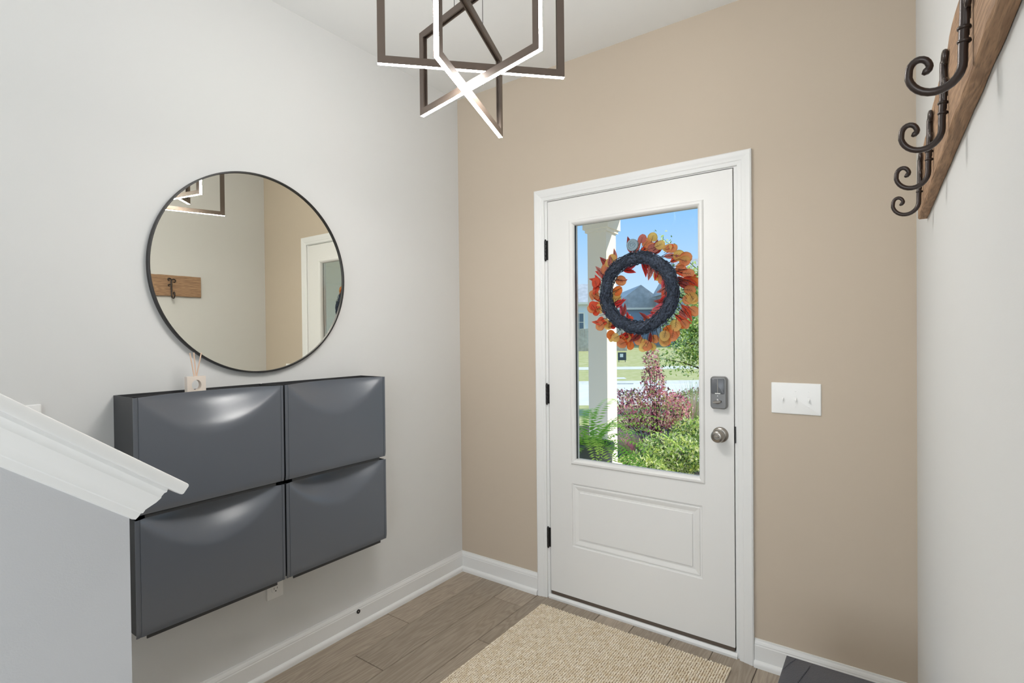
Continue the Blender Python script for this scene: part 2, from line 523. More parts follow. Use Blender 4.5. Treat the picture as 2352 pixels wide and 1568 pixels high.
hm = MB()
for k in range(5):
    hm.lathe((0, 0, -0.05 + k * 0.02), (0, 0, 1), [(0, .0004), (.0058, .0008), (.0062, .002), (.0062, .018), (.0058, .0192), (0, .0196)], 12)
hm.lathe((0, 0, 0.05), (0, 0, 1), [(.0035, 0), (.005, .002), (.0035, .006), (0, .007)], 12)
hm.lathe((0, 0, -0.05), (0, 0, -1), [(.0035, 0), (.005, .002), (.0035, .006), (0, .007)], 12)
hm.box(0.004, 0.013, 0.004, 0.008, -.05, .05).box(-.004, .001, 0.004, 0.009, -.05, .05)
for z in (-.03, 0, .03): hm.lathe((0.0135, 0.0, z), (0, -1, 0), [(.003, 0), (.003, .0008), (0, .0016)], 8)
hinge0 = hm.build('hinge', M['black'], door, smooth=True, angle=40)
for i, z in enumerate((1.824, 1.073, 0.320)):
    o = hinge0 if i == 0 else part('hinge', hinge0.data, door)
    o.location = (0.6055, -0.0085, z)

def rounded_rect(cx, cz, w, h, r, n=6, bulge=0.0):
    pts = []
    for k, (sx, sz) in enumerate(((1, 1), (-1, 1), (-1, -1), (1, -1))):
        for i in range(n + 1):
            a = PI / 2 * (k + i / n)
            x, z = cx + sx * (w / 2 - r) + r * math.cos(a), cz + sz * (h / 2 - r) + r * math.sin(a)
            if bulge: z += math.copysign(bulge * (1 - ((x - cx) / (w / 2)) ** 2), z - cz)
            pts.append((x, z))
    return pts
def plate_loft(mb, cx, cz, w, h, r, levels, mi=0, bulge=0.0, n=6):
    """levels: (inset, y)"""
    loops = [[(x, y, z) for x, z in rounded_rect(cx, cz, w - 2 * a, h - 2 * a, max(r - a, .0005), n, bulge)] for a, y in levels]
    return mb.loft(loops, cap=True, mi=mi)
lk = bpy.data.objects.new('keypad_deadbolt', None); COL.objects.link(lk); lk.parent = door
lk['label'] = 'gunmetal electronic deadbolt housing'
bx, bz = 1.4745, 1.1265
recalc(plate_loft(MB(), bx, bz, .068, .134, .012, [(0, FY), (0, -.020), (.0015, -.025), (.004, -.027)], bulge=.004).build('housing', M['lock'], lk, smooth=True, angle=35))
recalc(plate_loft(MB(), bx - .002, bz + .028, .054, .066, .006, [(0, -.026), (0, -.0285), (.001, -.0292)], bulge=.0).build('battery_cover', M['lock_dark'], lk, smooth=True, angle=35))
MB().box(bx - .0035, bx - .0015, -.0298, -.029, bz, bz + .058).build('cover_ridge', M['nickel'], lk)
recalc(plate_loft(MB(), bx - .002, bz - .002, .022, .0035, .001, [(0, -.029), (0, -.0305)]).build('cover_latch', M['plate'], lk))
MB().lathe((bx - .003, -.027, bz - .013), (0, -1, 0), [(.002, 0), (.002, .001), (0, .0012)], 10).build('indicator', M['plate'], lk)
MB().lathe((bx - .003, -.026, bz - .037), (0, -1, 0), [(.011, 0), (.011, .004), (.007, .006), (0, .006)], 20).build('turn_base', M['lock'], lk, smooth=True, angle=35)
tt = recalc(plate_loft(MB(), 0, 0, .034, .009, .003, [(0, 0), (0, -.010), (.0015, -.013)]).build('thumb_turn', M['nickel'], lk, smooth=True, angle=35))
tt.location = (bx - .003, -.031, bz - .038); tt.rotation_euler = (0, math.radians(-8), 0)
kb = bpy.data.objects.new('door_knob', None); COL.objects.link(kb); kb.parent = door
kb['label'] = 'round antique nickel door knob'
kx, kz = 1.476, 0.945
MB().lathe((kx, FY, kz), (0, -1, 0), [(.0335, 0), (.0335, .003), (.031, .007), (.022, .010), (.016, .011)], 40).build('rosette', M['nickel'], kb, smooth=True, angle=50)
MB().lathe((kx, FY, kz), (0, -1, 0), [(.013, .008), (.012, .024), (.014, .028), (.022, .032), (.0265, .040), (.0272, .048), (.0255, .056), (.020, .061), (.0135, .062), (.0125, .0605), (0.0, .0605)], 40).build('knob', M['nickel'], kb, smooth=True, angle=50)
recalc(plate_loft(MB(), kx, kz, .017, .0055, .002, [(0, FY - .060), (0, FY - .066), (.001, FY - .068)]).build('lock_button', M['nickel'], kb, smooth=True, angle=35))
MB().lathe((kx + .023, FY - .008, kz - .004), (0, -1, 0), [(.002, 0), (.002, .0012), (0, .0012)], 8).build('screw', M['lock_dark'], kb)

# ------------------------------------------------------------------ wall plates
def toggle_plate(name, label, cx, cz, w, h, n, R):
    """built facing -y at origin, R = matrix into place"""
    t = thing(name, label, 'light switch' if n else 'outlet')
    t.matrix_world = R
    recalc(plate_loft(MB(), 0, 0, w, h, .003, [(0, 0), (0, -.003), (.0015, -.005), (.004, -.0056)]).build('plate', M['plate'], t, smooth=True, angle=30))
    for k in range(n):
        x = (k - (n - 1) / 2) * 0.046
        MB().box(x - .005, x + .005, -.0066, -.0055, -.012, .012).build('toggle_bezel', M['plate'], t)
        a = MB()
        lo = [[(x - .004, -.005, -.009), (x + .004, -.005, -.009), (x + .004, -.005, .006), (x - .004, -.005, .006)],
              [(x - .0028, -.0165, -.011), (x + .0028, -.0165, -.011), (x + .0028, -.0165, -.005), (x - .0028, -.0165, -.005)]]
        recalc(a.loft(lo, cap=True).build('toggle', M['plate'], t))
        for z in (-.0302, .0302):
            MB().lathe((x, -.0055, z), (0, -1, 0), [(.0032, 0), (.0032, .0006), (0, .001)], 10).box(x - .0026, x + .0026, -.0072, -.0064, z - .0004, z + .0004).build('screw', M['plate'], t)
    return t
toggle_plate('switch_plate', 'white three-toggle switch plate right of the front door', 0, 0, .176, .124, 3, Matrix.Translation((1.764, 0.0, 1.117)))
RL = Matrix.Rotation(PI / 2, 4, 'Z')          # local -y to world +x
toggle_plate('switch_plate', 'white switch plate peeking over the sloped stair cap', 0, 0, .072, .117, 1, Matrix.Translation((0.0, -1.936, 1.129)) @ RL)
ot = thing('wall_outlet', 'white wall outlet half hidden below the dark shoe cabinets', 'outlet')
ot.matrix_world = Matrix.Translation((0.0, -1.173, 0.365)) @ RL
recalc(plate_loft(MB(), 0, 0, .071, .116, .003, [(0, 0), (0, -.003), (.0015, -.005), (.004, -.0056)]).build('plate', M['plate'], ot, smooth=True, angle=30))
for z in (-.0195, .0195):
    fc = recalc(plate_loft(MB(), 0, z, .033, .027, .010, [(0, -.005), (0, -.0072), (.0008, -.0078)]).build('receptacle', M['plate'], ot, smooth=True, angle=30))
    MB().box(-.0075, -.0058, -.0082, -.0076, z - .001, z + .008).box(.0058, .0075, -.0082, -.0076, z, z + .0075).lathe((0, -.0076, z - .0075), (0, -1, 0), [(.0026, 0), (.0026, .0006), (0, .0006)], 10).build('slots', M['slot'], fc)
ds = thing('door_stop_base', 'small round dark door stop socket on the left baseboard', 'door stop', loc=(0.0125, -0.766, 0.079))
MB().lathe((0, 0, 0), (1, 0, 0), [(.0095, 0), (.0095, .004), (.0075, .0055), (.005, .005), (.005, .002), (0, .002)], 20).build('socket', M['black'], ds, smooth=True, angle=40)
MB().lathe((0.002, 0, 0), (1, 0, 0), [(.0042, 0), (.0035, .002), (0, .003)], 14).build('bumper', M['nickel'], ds, smooth=True)

# ------------------------------------------------------------------ stair half wall with moulded cap
SL = math.radians(37.2)
S3 = Vector((0, math.cos(SL), -math.sin(SL)))       # down the slope, towards the door
N3 = Vector((0, math.sin(SL), math.cos(SL)))
P0 = Vector((0, -1.944, 1.123))                      # lower end of the cap's top face
KX0, KX1, KYE = 0.905, 1.030, -2.020
def slope_z(y, n):          # height of the line at depth n below the cap top, at given y
    p = P0 - N3 * n
    t = (y - p.y) / S3.y
    return p.z + S3.z * t
yb2 = -3.25
wp = [(KYE, -0.0), (KYE, slope_z(KYE, .020)), (yb2, slope_z(yb2, .020)), (yb2, 0.0)]
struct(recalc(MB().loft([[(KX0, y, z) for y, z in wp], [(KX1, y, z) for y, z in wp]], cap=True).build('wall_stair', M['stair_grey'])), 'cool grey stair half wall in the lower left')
cap = bpy.data.objects.new('trim_2', None); COL.objects.link(cap)
struct(cap, 'sloped white moulded cap on the stair half wall')
def cap_loop(u, n, send):
    """rectangle around the wall top, u outwards, n below cap top"""
    s_far = -1.6
    a, b_ = KX0 - u, KX1 + u
    pt = lambda x, s: Vector((x, 0, 0)) + P0 + S3 * s - N3 * n
    return [pt(b_, s_far), pt(b_, send), pt(a, send), pt(a, s_far)]
r = .0035
lv = [(.045 - r, 0, -r), (.045 - r * .3, r * .3, -r * .3), (.045, r, 0), (.045, .020 - r, 0), (.045 - r * .3, .020 - r * .3, -r * .3), (.045 - r, .020, -r)]
recalc(MB().loft([cap_loop(u, n, s) for u, n, s in lv], cap=True).build('cap_board', M['trim'], cap, smooth=True, angle=30))
mv = [(.030, .020), (.030, .025), (.0275, .028), (.0255, .034), (.0255, .037), (.0215, .046), (.0155, .056), (.012, .062), (.0105, .068), (.008, .070), (.0065, .076), (.0045, .081), (.0, .083)]
recalc(MB().loft([cap_loop(u, n, -.051 + u + (n - .02) * .36) for u, n in mv], cap=True).build('cap_moulding', M['trim'], cap, smooth=True, angle=22))
st = MB()
for k in range(5):
    st.box(0.0, KX0, -2.06 - .25 * (k + 1) - .02, -2.06 - .25 * k, 0.0 if k == 0 else .187 * k - .03, .187 * (k + 1))
struct(st.build('stairs', M['trim']), 'white stair treads behind the half wall')

# ------------------------------------------------------------------ shoe cabinets (four on the left wall)
CW, CD = 0.4965, 0.168
CZ = [(0.440, 0.814), (0.822, 1.196)]
CY = [-1.472, -0.9685]
def cab_front(w, h):
    """curved front: top lip dished in towards the wall at the middle"""
    US = sorted([-1 + 2 * i / 46 for i in range(47)] + [s_ * g for s_ in (-1, 1) for g in (.944, .946, .961, .963)])
    nu, nv = len(US) - 1, 56
    f = MB()
    def X(u, v):
        w_ = max(0.0, 1 - (u * u) / .92)
        v0 = 1 - .38 * w_ - .02
        s = min(1.0, max(0.0, (v - v0) / (1 - v0)))
        s = s * s * (3 - 2 * s)
        return CD - 0.066 * s * w_ - (.0016 if .945 < abs(u) < .962 else 0.0) - .004 * (max(0, (.07 - v) / .07)) ** 2
    vs = []
    for off in (0, -.004):
        for j in range(nv + 1):
            for i in range(nu + 1):
                u, v = US[i], j / nv
                vs.append((X(u, v) + off, u * (w / 2), v * h))
    fs = []
    n0 = (nu + 1) * (nv + 1)
    for j in range(nv):
        for i in range(nu):
            a = j * (nu + 1) + i
            fs.append((a, a + 1, a + nu + 2, a + nu + 1))
            fs.append((n0 + a, n0 + a + nu + 1, n0 + a + nu + 2, n0 + a + 1))
    for i in range(nu):
        fs.append((i, n0 + i, n0 + i + 1, i + 1)); a = nv * (nu + 1) + i
        fs.append((a, a + 1, n0 + a + 1, n0 + a))
    for j in range(nv):
        a = j * (nu + 1)
        fs.append((a, a + nu + 1, n0 + a + nu + 1, n0 + a)); a += nu
        fs.append((a, n0 + a, n0 + a + nu + 1, a + nu + 1))
    return f.add(vs, fs)
def cab_body(w, h, dx):
    t = .003
    f = MB()
    f.box(0, .004, -w / 2, w / 2, .012, h)                                      # back
    for s in (-1, 1):
        y0, y1 = sorted((s * w / 2, s * (w / 2 - t)))
        f.box(.004, dx, y0, y1, .012, h)                                       # sides
    f.box(.004, dx, -w / 2 + t, w / 2 - t, .012, .016)                          # bottom
    f.box(.004, dx - .072, -w / 2 + t, w / 2 - t, h - .016, h - .012)           # shallow tray on top
    f.box(dx - .076, dx - .072, -w / 2 + t, w / 2 - t, h - .016, h - .002)      # tray front lip
    return f
LBL = {(0, 1): 'upper left dark shoe cabinet carrying the reed diffuser', (1, 1): 'upper dark shoe cabinet nearest the door, empty top tray',
       (0, 0): 'lower left dark shoe cabinet beside the stair half wall', (1, 0): 'lower dark shoe cabinet nearest the door, above bare wall'}
fo = bo = lo_ = None
for c in range(2):
    for rw_ in range(2):
        z0, z1 = CZ[rw_]
        t = thing('shoe_cabinet', LBL[(c, rw_)], 'shoe cabinet', 'four wall-hung shoe cabinets', loc=(0, CY[c], z0))
        h = z1 - z0
        if fo is None:
            fo = recalc(cab_front(CW, h - .006).build('front', M['cabinet'], t, smooth=True, angle=40)); fo.location = (0, 0, .006)
            bo = cab_body(CW - .004, h, CD - .009).build('body', M['cabinet_dark'], t)
            lo_ = recalc(run([(0, 0), (.004, 0), (.004, .010), (0, .010)], (CD - .012, -CW / 2 + .030, -.006), (CD - .012, CW / 2 - .030, -.006), (1, 0, 0)).build('bottom_lip', M['cabinet_dark'], t))
            lo_['label'] = 'thin lip under the front'
        else:
            o = part('front', fo.data, t, (0, 0, .006)); part('body', bo.data, t); part('bottom_lip', lo_.data, t)
# ------------------------------------------------------------------ reed diffuser
rd = thing('reed_diffuser', 'cream block diffuser with round hole and three reeds', 'diffuser', loc=(0.068, -1.496, CZ[1][1] - .012), rot=(0, 0, 0))
n = 40
dw, dh, dd, hr, hz = .062, .062, .020, .0160, .032
def block(mb):
    loops = []
    circ = [(hr * math.cos(2 * PI * k / n), hz + hr * 1.12 * math.sin(2 * PI * k / n)) for k in range(n)]
    sq = []
    for k in range(n):
        c_, s_ = math.cos(2 * PI * k / n), math.sin(2 * PI * k / n)
        tx = (dw / 2) / abs(c_) if abs(c_) > 1e-6 else 1e9
        tz = ((dh - hz) if s_ > 0 else hz) / abs(s_) if abs(s_) > 1e-6 else 1e9
        q = min(tx, tz)
        sq.append((c_ * q, hz + s_ * q))
    # snap corners
    for cx_, cz_ in ((dw / 2, dh), (-dw / 2, dh), (-dw / 2, 0), (dw / 2, 0)):
        i = min(range(n), key=lambda k: (sq[k][0] - cx_) ** 2 + (sq[k][1] - cz_) ** 2)
        sq[i] = (cx_, cz_)
    L = lambda pts, x: [(x, y, z) for y, z in pts]
    return mb.loft([L(circ, -dd / 2), L(sq, -dd / 2), L(sq, dd / 2), L(circ, dd / 2), L(circ, -dd / 2)])
recalc(block(MB()).build('block', M['cream'], rd))
MB().lathe((0, 0, dh - .001), (0, 0, 1), [(.007, 0), (.007, .002), (.0045, .002), (.0045, -.001)], 20).build('reed_socket', M['cream'], rd)
for a, e in (((0, -.003, dh - .004), (-.002, -.016, dh + .083)), ((.002, .002, dh - .004), (.001, -.004, dh + .084)), ((-.001, .004, dh - .004), (.003, .020, dh + .083))):
    MB().tube([a, e], .0022, 8).build('reed', M['reed'], rd, smooth=True, angle=60)

# ------------------------------------------------------------------ round mirror
mr = thing('round_mirror', 'large round wall mirror in a thin black frame', 'mirror', loc=(0, -1.223, 1.638))
RM = .397
MB().lathe((0, 0, 0), (1, 0, 0), [(RM - .03, .002), (RM - .001, .002), (RM, .003), (RM, .021), (RM - .001, .022), (RM - .0055, .022), (RM - .0065, .021), (RM - .0065, .012), (RM - .03, .012), (RM - .03, .002)], 128).build('mirror_frame', M['black'], mr, smooth=True, angle=40)
MB().lathe((0, 0, 0), (1, 0, 0), [(RM - .0064, .0150), (0, .0150)], 128).build('mirror_glass', M['mirror'], mr)

# ------------------------------------------------------------------ chandelier: three glowing rectangles
chd = thing('chandelier', 'modern chandelier of three crossed bronze rectangles with glowing edges', 'chandelier', loc=(1.0709, -1.1485, 0))
FL, FH, BW, BT = 0.2758, 0.2732, 0.0165, 0.0215      # half length, height, thickness across, depth in plane
for zb, ang, cab_s in ((2.1605, 45.6, 0.091), (2.0637, 110.2, 0.091), (2.1126, -11.7, -0.091)):
    fr = bpy.data.objects.new('light_frame', None); COL.objects.link(fr); fr.parent = chd
    fr.location = (0, 0, zb); fr.rotation_euler = (0, 0, math.radians(ang))
    L_, Hh, w2, t = FL, FH, BW / 2, BT
    ring = lambda a, y: [(-L_ + a, y, a), (L_ - a, y, a), (L_ - a, y, Hh - a), (-L_ + a, y, Hh - a)]
    wl_ = w2 * .80
    f = MB().loft([ring(0, -w2), ring(t, -w2), ring(t, -w2 * .55), ring(t - .006, -w2 * .55), ring(t - .006, w2 * .55), ring(t, w2 * .55), ring(t, w2), ring(0, w2), ring(0, wl_), ring(.002, wl_), ring(.002, -wl_), ring(0, -wl_), ring(0, -w2)])
    recalc(f.build('metal_frame', M['frame'], fr))
    U = lambda a, y: [(-L_ + a, y, Hh - .008), (-L_ + a, y, a), (L_ - a, y, a), (L_ - a, y, Hh - .008)]
    wl_ -= .0003
    l = MB().loft([U(.0018, -wl_), U(.0001, -wl_), U(.0001, wl_), U(.0018, wl_)], closed=False)
    recalc(l.build('light_strip', M['led'], fr))
    for s in (-1, 1):
        cb = MB().tube([(s * .091, 0, Hh - .002), (s * .091, 0, H - zb - .02)], .0009, 6)
        cb.build('cable', M['cable'], fr)
        MB().lathe((s * .091, 0, Hh - .001), (0, 0, 1), [(.0035, 0), (.0035, .004), (.0015, .007), (0, .007)], 10).build('cable_grip', M['cable'], fr)
MB().lathe((0, 0, H), (0, 0, -1), [(.0, 0), (.125, 0), (.125, .022), (.122, .025), (0, .025)], 48).build('canopy', M['frame'], chd, smooth=True, angle=40)

# ------------------------------------------------------------------ coat rack on the right wall
RA = math.atan(0.0163)
rk = thing('coat_rack', 'weathered brown board with dark scrolled iron coat hooks', 'coat rack')
# local frame: x = out of the wall into the room (-x world), y = world y along wall
RK_O = Vector((wr(-0.505), -0.505, 0))
rk.matrix_world = Matrix.Translation(RK_O) @ Matrix.Rotation(RA, 4, 'Z')
BZ0, BZ1, BLN, BTH = 1.690, 1.838, 1.50, 0.021
bm_ = MB()
nseg = 40
loops = []
rr = random.Random(3)
for i in range(nseg + 1):
    y = -BLN * i / nseg
    j1, j2, j3 = rr.uniform(-.0014, .0014), rr.uniform(-.0014, .0014), rr.uniform(-.001, .001)
    loops.append([(-0.001, y, BZ0 + j1), (-BTH + .003, y, BZ0 + j1), (-BTH + j3, y, BZ0 + .003 + j1), (-BTH + j3, y, BZ1 - .003 + j2), (-BTH + .003, y, BZ1 + j2), (-.001, y, BZ1 + j2)])
recalc(bm_.loft(loops, cap=True).build('board', M['rack'], rk, smooth=True, angle=35))
def arc_spiral(c, r0, r1, a0, a1, n):
    return [(c[0] + (r0 + (r1 - r0) * k / n) * math.cos(a0 + (a1 - a0) * k / n), c[1] + (r0 + (r1 - r0) * k / n) * math.sin(a0 + (a1 - a0) * k / n)) for k in range(n + 1)]
hk = MB()
# stem and J, in the (out, z) plane, z relative to board bottom; out measured from board face
J = [(.006, .112), (.0065, .085), (.007, .060), (.008, .036), (.0085, .022)]
J += [(.0085 + .0265 * (1 - math.cos(a)), .010 - .0285 * math.sin(a)) for a in [PI * k / 14 for k in range(0, 14)]]
J += [(.0605 - .0105 * (1 - math.cos(a)), .011 + .014 * math.sin(a)) for a in [PI * k / 10 for k in range(0, 10)]]
J += arc_spiral((.0465, .0125), .0068, .0035, -.2 + PI, PI * 1.55, 4)
rad = [.0052] * 5 + [.0052 - .0008 * k / 14 for k in range(14)] + [.0044 - .0004 * k / 10 for k in range(10)] + [.0042, .0044, .0046, .0044, .003]
hk.tube([(-BTH - o, 0, BZ0 + z) for o, z in J], rad, 10, up=(0, 1, 0))
# two flat scrolls lying against the board above the stem
def scroll(side, zc, R, th, turns):
    pts = [(0, .060), (side * .002, .085)]
    sp_ = arc_spiral((side * R * .95, zc), R, R * .28, PI if side > 0 else 0, (PI - turns) if side > 0 else turns, 22)
    pts += sp_
    hk.tube([(-BTH - .0055, y, BZ0 + z) for y, z in pts], [.0046] * 3 + [.0044 - .0010 * k / 22 for k in range(len(pts) - 3)], 8, up=(1, 0, 0))
scroll(1, .106, .018, .004, 5.2)
scroll(-1, .114, .014, .004, 5.2)
hk.tube([(-BTH - .0055, y, BZ0 + z) for y, z in [(0, .040), (-.003, .058)] + arc_spiral((-.013, .074), .0105, .004, 0.0, 4.6, 14)], .0034, 8, up=(1, 0, 0))
hook_me = recalc(hk.build('hook', M['iron'], rk, smooth=True, angle=60))
col_me = MB()
for z in (.034, .050):
    col_me.lathe((-BTH - .0072, 0, BZ0 + z - .0022), (0, 0, 1), [(.005, 0), (.0068, .0006), (.0072, .0022), (.0068, .0038), (.005, .0044)], 14)
col_o = col_me.build('collar_bands', M['iron'], hook_me, smooth=True, angle=60)
for i, yy in enumerate((-0.705, -1.000, -1.275, -1.527, -1.80)):
    o = hook_me if i == 0 else part('hook', hook_me.data, rk)
    o.location = (0, yy - RK_O.y, 0)
    if i: part('collar_bands', col_o.data, o)

# ------------------------------------------------------------------ rug
RX0, RX1, RY0, RY1 = 0.614, 1.538, -1.62, -0.092
rg = thing('jute_rug', 'beige woven jute rug in front of the door', 'rug', loc=(0, 0, 0))
MB().cbox(RX0 + .003, RX1 - .003, RY0 + .003, RY1 - .003, 0.0005, .0045, .001).build('rug_backing', M['rug_base'], rg)
px_, py_ = 0.0098, 0.0086
nx, ny = int((RX1 - RX0) / px_), int((RY1 - RY0) / py_)
ii, jj = np.meshgrid(np.arange(nx), np.arange(ny), indexing='ij')
cx = RX0 + (ii + .5) * (RX1 - RX0) / nx + RNG.normal(0, .0005, ii.shape)
cy = RY0 + (jj + .5 + .25 * ((ii % 2) * 2 - 1)) * (RY1 - RY0) / ny + RNG.normal(0, .0005, ii.shape)
cx, cy = cx.ravel(), cy.ravel()
K = 6
nl = len(cx)
hgt = .0095 + RNG.normal(0, .0006, nl)
rot = RNG.normal(0.0, .25, nl)
verts = []
for lvl, (s, zf) in enumerate(((1.0, .40), (.86, .80))):
    for k in range(K):
        a = 2 * PI * k / K
        lx, ly = .0043 * s * math.cos(a), .0052 * s * math.sin(a)
        verts.append(np.stack([cx + lx * np.cos(rot) - ly * np.sin(rot), cy + lx * np.sin(rot) + ly * np.cos(rot), hgt * zf], 1))
verts.append(np.stack([cx, cy, hgt], 1))
V = np.stack(verts, 1).reshape(-1, 3)
nv = 2 * K + 1
F = []
for k in range(K):
    k2 = (k + 1) % K
    F.append((k, k2, K + k2)); F.append((k, K + k2, K + k)); F.append((K + k, K + k2, 2 * K))
F = (np.array(F)[None] + (np.arange(nl) * nv)[:, None, None]).reshape(-1, 3)
def np_mesh(name, V, F, mats, parent=None, smooth=False):
    me = bpy.data.meshes.new(name)
    me.vertices.add(len(V)); me.vertices.foreach_set('co', V.astype(np.float32).ravel())
    n = F.shape[1]
    me.loops.add(F.size); me.loops.foreach_set('vertex_index', F.astype(np.int32).ravel())
    me.polygons.add(len(F)); me.polygons.foreach_set('loop_start', np.arange(0, F.size, n, dtype=np.int32))
    me.polygons.foreach_set('loop_total', np.full(len(F), n, dtype=np.int32))
    if smooth: me.polygons.foreach_set('use_smooth', np.ones(len(F), dtype=bool))
    for m in (mats if isinstance(mats, (list, tuple)) else [mats]): me.materials.append(m)
    me.update(calc_edges=True); me.validate()
    o = bpy.data.objects.new(name, me); COL.objects.link(o)
    if parent: o.parent = parent
    return o
wv = np_mesh('woven_loops', V, F, M['rug'], rg, smooth=True)
wv['kind'] = 'stuff'

# ------------------------------------------------------------------ black storage bench under the coat rack
bn = thing('storage_ottoman', 'low black faux-leather ottoman in the lower right corner', 'ottoman', loc=(1.811, -0.585, 0))
bl, bw2, bh = 0.78, 0.322, 0.40
def cushion(x0, x1, y0, y1, z0, z1, r_):
    loops = []
    for a, z in ((0, z0), (0, z1 - r_), (r_ * .3, z1 - r_ * .3), (r_, z1)):
        loops.append([(x, y, z) for x, y in [(x0 + a, y0 + a), (x1 - a, y0 + a), (x1 - a, y1 - a), (x0 + a, y1 - a)]])
    return MB().loft(loops, cap=True)
recalc(cushion(.006, bw2 - .006, -bl + .006, -.006, 0.0, bh - .045, .003).build('box', M['leather'], bn))
lid = recalc(cushion(0, bw2, -bl, 0, bh - .043, bh, .004).build('lid', M['leather'], bn, smooth=True, angle=35))
MB().tube([(.035, -.20, bh - .0005), (.046, -.12, bh + .0003), (.060, -.05, bh + .0002), (.064, -.022, bh - .0006)], .0022, 6).build('crease', M['leather'], lid)
MB().tube([(.004, -.08, bh - .0005), (.014, -.04, bh + .0002), (.026, -.008, bh - .0006)], .0016, 6).build('crease', M['leather'], lid)

# ------------------------------------------------------------------ wreath on the outside of the glass
WC = Vector((1.083, 0.062, 1.580))
wrth = thing('autumn_wreath', 'autumn leaf wreath on dark vine ring behind the glass', 'wreath', loc=WC)
M['vine'] = mat('dark_navy_vine', lin(20, 25, 38), 0.8, var=(110, lin(78, 86, 106)))
RG, RT_ = .168, .030
core = MB()
core.loft([[((RG + .026 * math.cos(b_)) * math.cos(a), .021 * math.sin(b_), (RG + .026 * math.cos(b_)) * math.sin(a)) for b_ in [2 * PI * k / 12 for k in range(12)]] for a in [2 * PI * k / 64 for k in range(65)]])
recalc(core.build('ring_core', M['vine'], wrth, smooth=True))
vn = MB()
rv = random.Random(11)
for k in range(420):
    a0 = rv.uniform(0, 2 * PI); ln = rv.uniform(.25, .65)
    b0 = rv.uniform(0, 2 * PI); tw = rv.uniform(-1.6, 1.6); rr_ = rv.uniform(.026, .0345)
    pts = []
    for i in range(6):
        t = i / 5
        a, b_ = a0 + ln * t, b0 + tw * t
        rad_ = rr_ + .003 * math.sin(t * 9 + k)
        pts.append(((RG + rad_ * math.cos(b_)) * math.cos(a), rad_ * .8 * math.sin(b_), (RG + rad_ * math.cos(b_)) * math.sin(a)))
    vn.tube(pts, rv.uniform(.0011, .002), 4, cap=False)
tag(vn.build('vine_twigs', M['vine'], wrth, smooth=True), kind='stuff')

LC = {'yellow': (255, 232, 166), 'tan': (252, 196, 150), 'orange': (255, 176, 106), 'coral': (255, 144, 110), 'red': (252, 104, 98), 'burgundy': (214, 118, 114), 'mauve': (240, 172, 164), 'pink': (255, 146, 160)}
LM = {k: mat('leaf_' + k, lin(*v), 0.6, spec=0.3, trans=0.75) for k, v in LC.items()}
M['vein'] = mat('leaf_vein', lin(70, 36, 34), 0.7)
def leaf_mesh(kind, cname):
    """leaf from the origin along +z, face towards -y; two-sided sheet of real thickness with veins"""
    n_ = 16
    L_ = 1.0
    out = []
    for k in range(n_ + 1):
        t = k / n_
        if kind == 'round':
            w = .47 * math.sqrt(max(0, 1 - (2 * t - 1) ** 2)) * (1.05 - .1 * t)
        else:
            w = .20 * (math.sin(PI * t ** .85) ** .9) * (1.0 - .25 * t)
        out.append((t, w))
    mb = MB()
    th = .012
    vs, fs = [], []
    for side in (0, 1):
        for t, w in out:
            bend = .10 * math.sin(t * PI * .9)
            for q in (-1, -.5, 0, .5, 1):
                vs.append((q * w, bend + .10 * abs(q * w) - (th if side else 0), t * L_))
    R5 = (n_ + 1) * 5
    for i in range(n_):
        for j in range(4):
            a = i * 5 + j
            fs.append((a, a + 5, a + 6, a + 1)); fs.append((R5 + a, R5 + a + 1, R5 + a + 6, R5 + a + 5))
        for j in (0, 4):
            a = i * 5 + j
            fs.append((a, a + 5, R5 + a + 5, R5 + a))
    mb.add(vs, fs, 0)
    def vp(q, t):
        i = min(n_, max(0, int(round(t * n_))))
        return (q, .10 * math.sin(t * PI * .9) + .10 * abs(q) - th * .5, t)
    top = .72 if kind == 'round' else .93
    mb.tube([vp(0, -.14), vp(0, 0)] + [vp(0, top * k / 5) for k in range(1, 6)], [.022, .022, .020, .018, .015, .012, .007], 4, mi=1)
    ts = (.22, .40, .55) if kind == 'round' else (.25, .45, .62)
    for i, t in enumerate(ts):
        for s in (-1, 1):
            ww = (.24, .22, .16)[i] if kind == 'round' else (.10, .09, .06)[i]
            t2 = t + (.05 if s > 0 else 0)
            mb.tube([vp(0, t2), vp(s * ww * .5, t2 + .08), vp(s * ww, t2 + .17)], [.013, .011, .006], 4, mi=1)
    me_o = mb.build('leaf', [LM[cname], M['vein']], None, smooth=True)
    me = me_o.data
    bpy.data.objects.remove(me_o)
    return me
LMESH = {}
def leaf(kind, cname, ang, r0, dirn, ln, tilt, depth, roll):
    """ang = where on the ring, dirn = in-plane direction of the leaf, tilt = lean away from the glass"""
    key = (kind, cname)
    if key not in LMESH: LMESH[key] = leaf_mesh(kind, cname)
    base = Vector((r0 * math.cos(ang), depth, r0 * math.sin(ang)))
    zdir = Vector((math.cos(dirn) * math.cos(tilt), math.sin(tilt), math.sin(dirn) * math.cos(tilt)))
    ydir = Vector((0, 1, 0)); ydir = (ydir - zdir * ydir.dot(zdir)).normalized()
    ydir = Matrix.Rotation(roll, 3, zdir) @ ydir
    xdir = ydir.cross(zdir)
    m = Matrix(((xdir.x, ydir.x, zdir.x, base.x), (xdir.y, ydir.y, zdir.y, base.y), (xdir.z, ydir.z, zdir.z, base.z), (0, 0, 0, 1)))
    o = bpy.data.objects.new('leaf', LMESH[key])
    o.parent = wrth
    o.matrix_local = m @ Matrix.Scale(ln, 4)
    COL.objects.link(o)
rl = random.Random(21)
sm = MB()
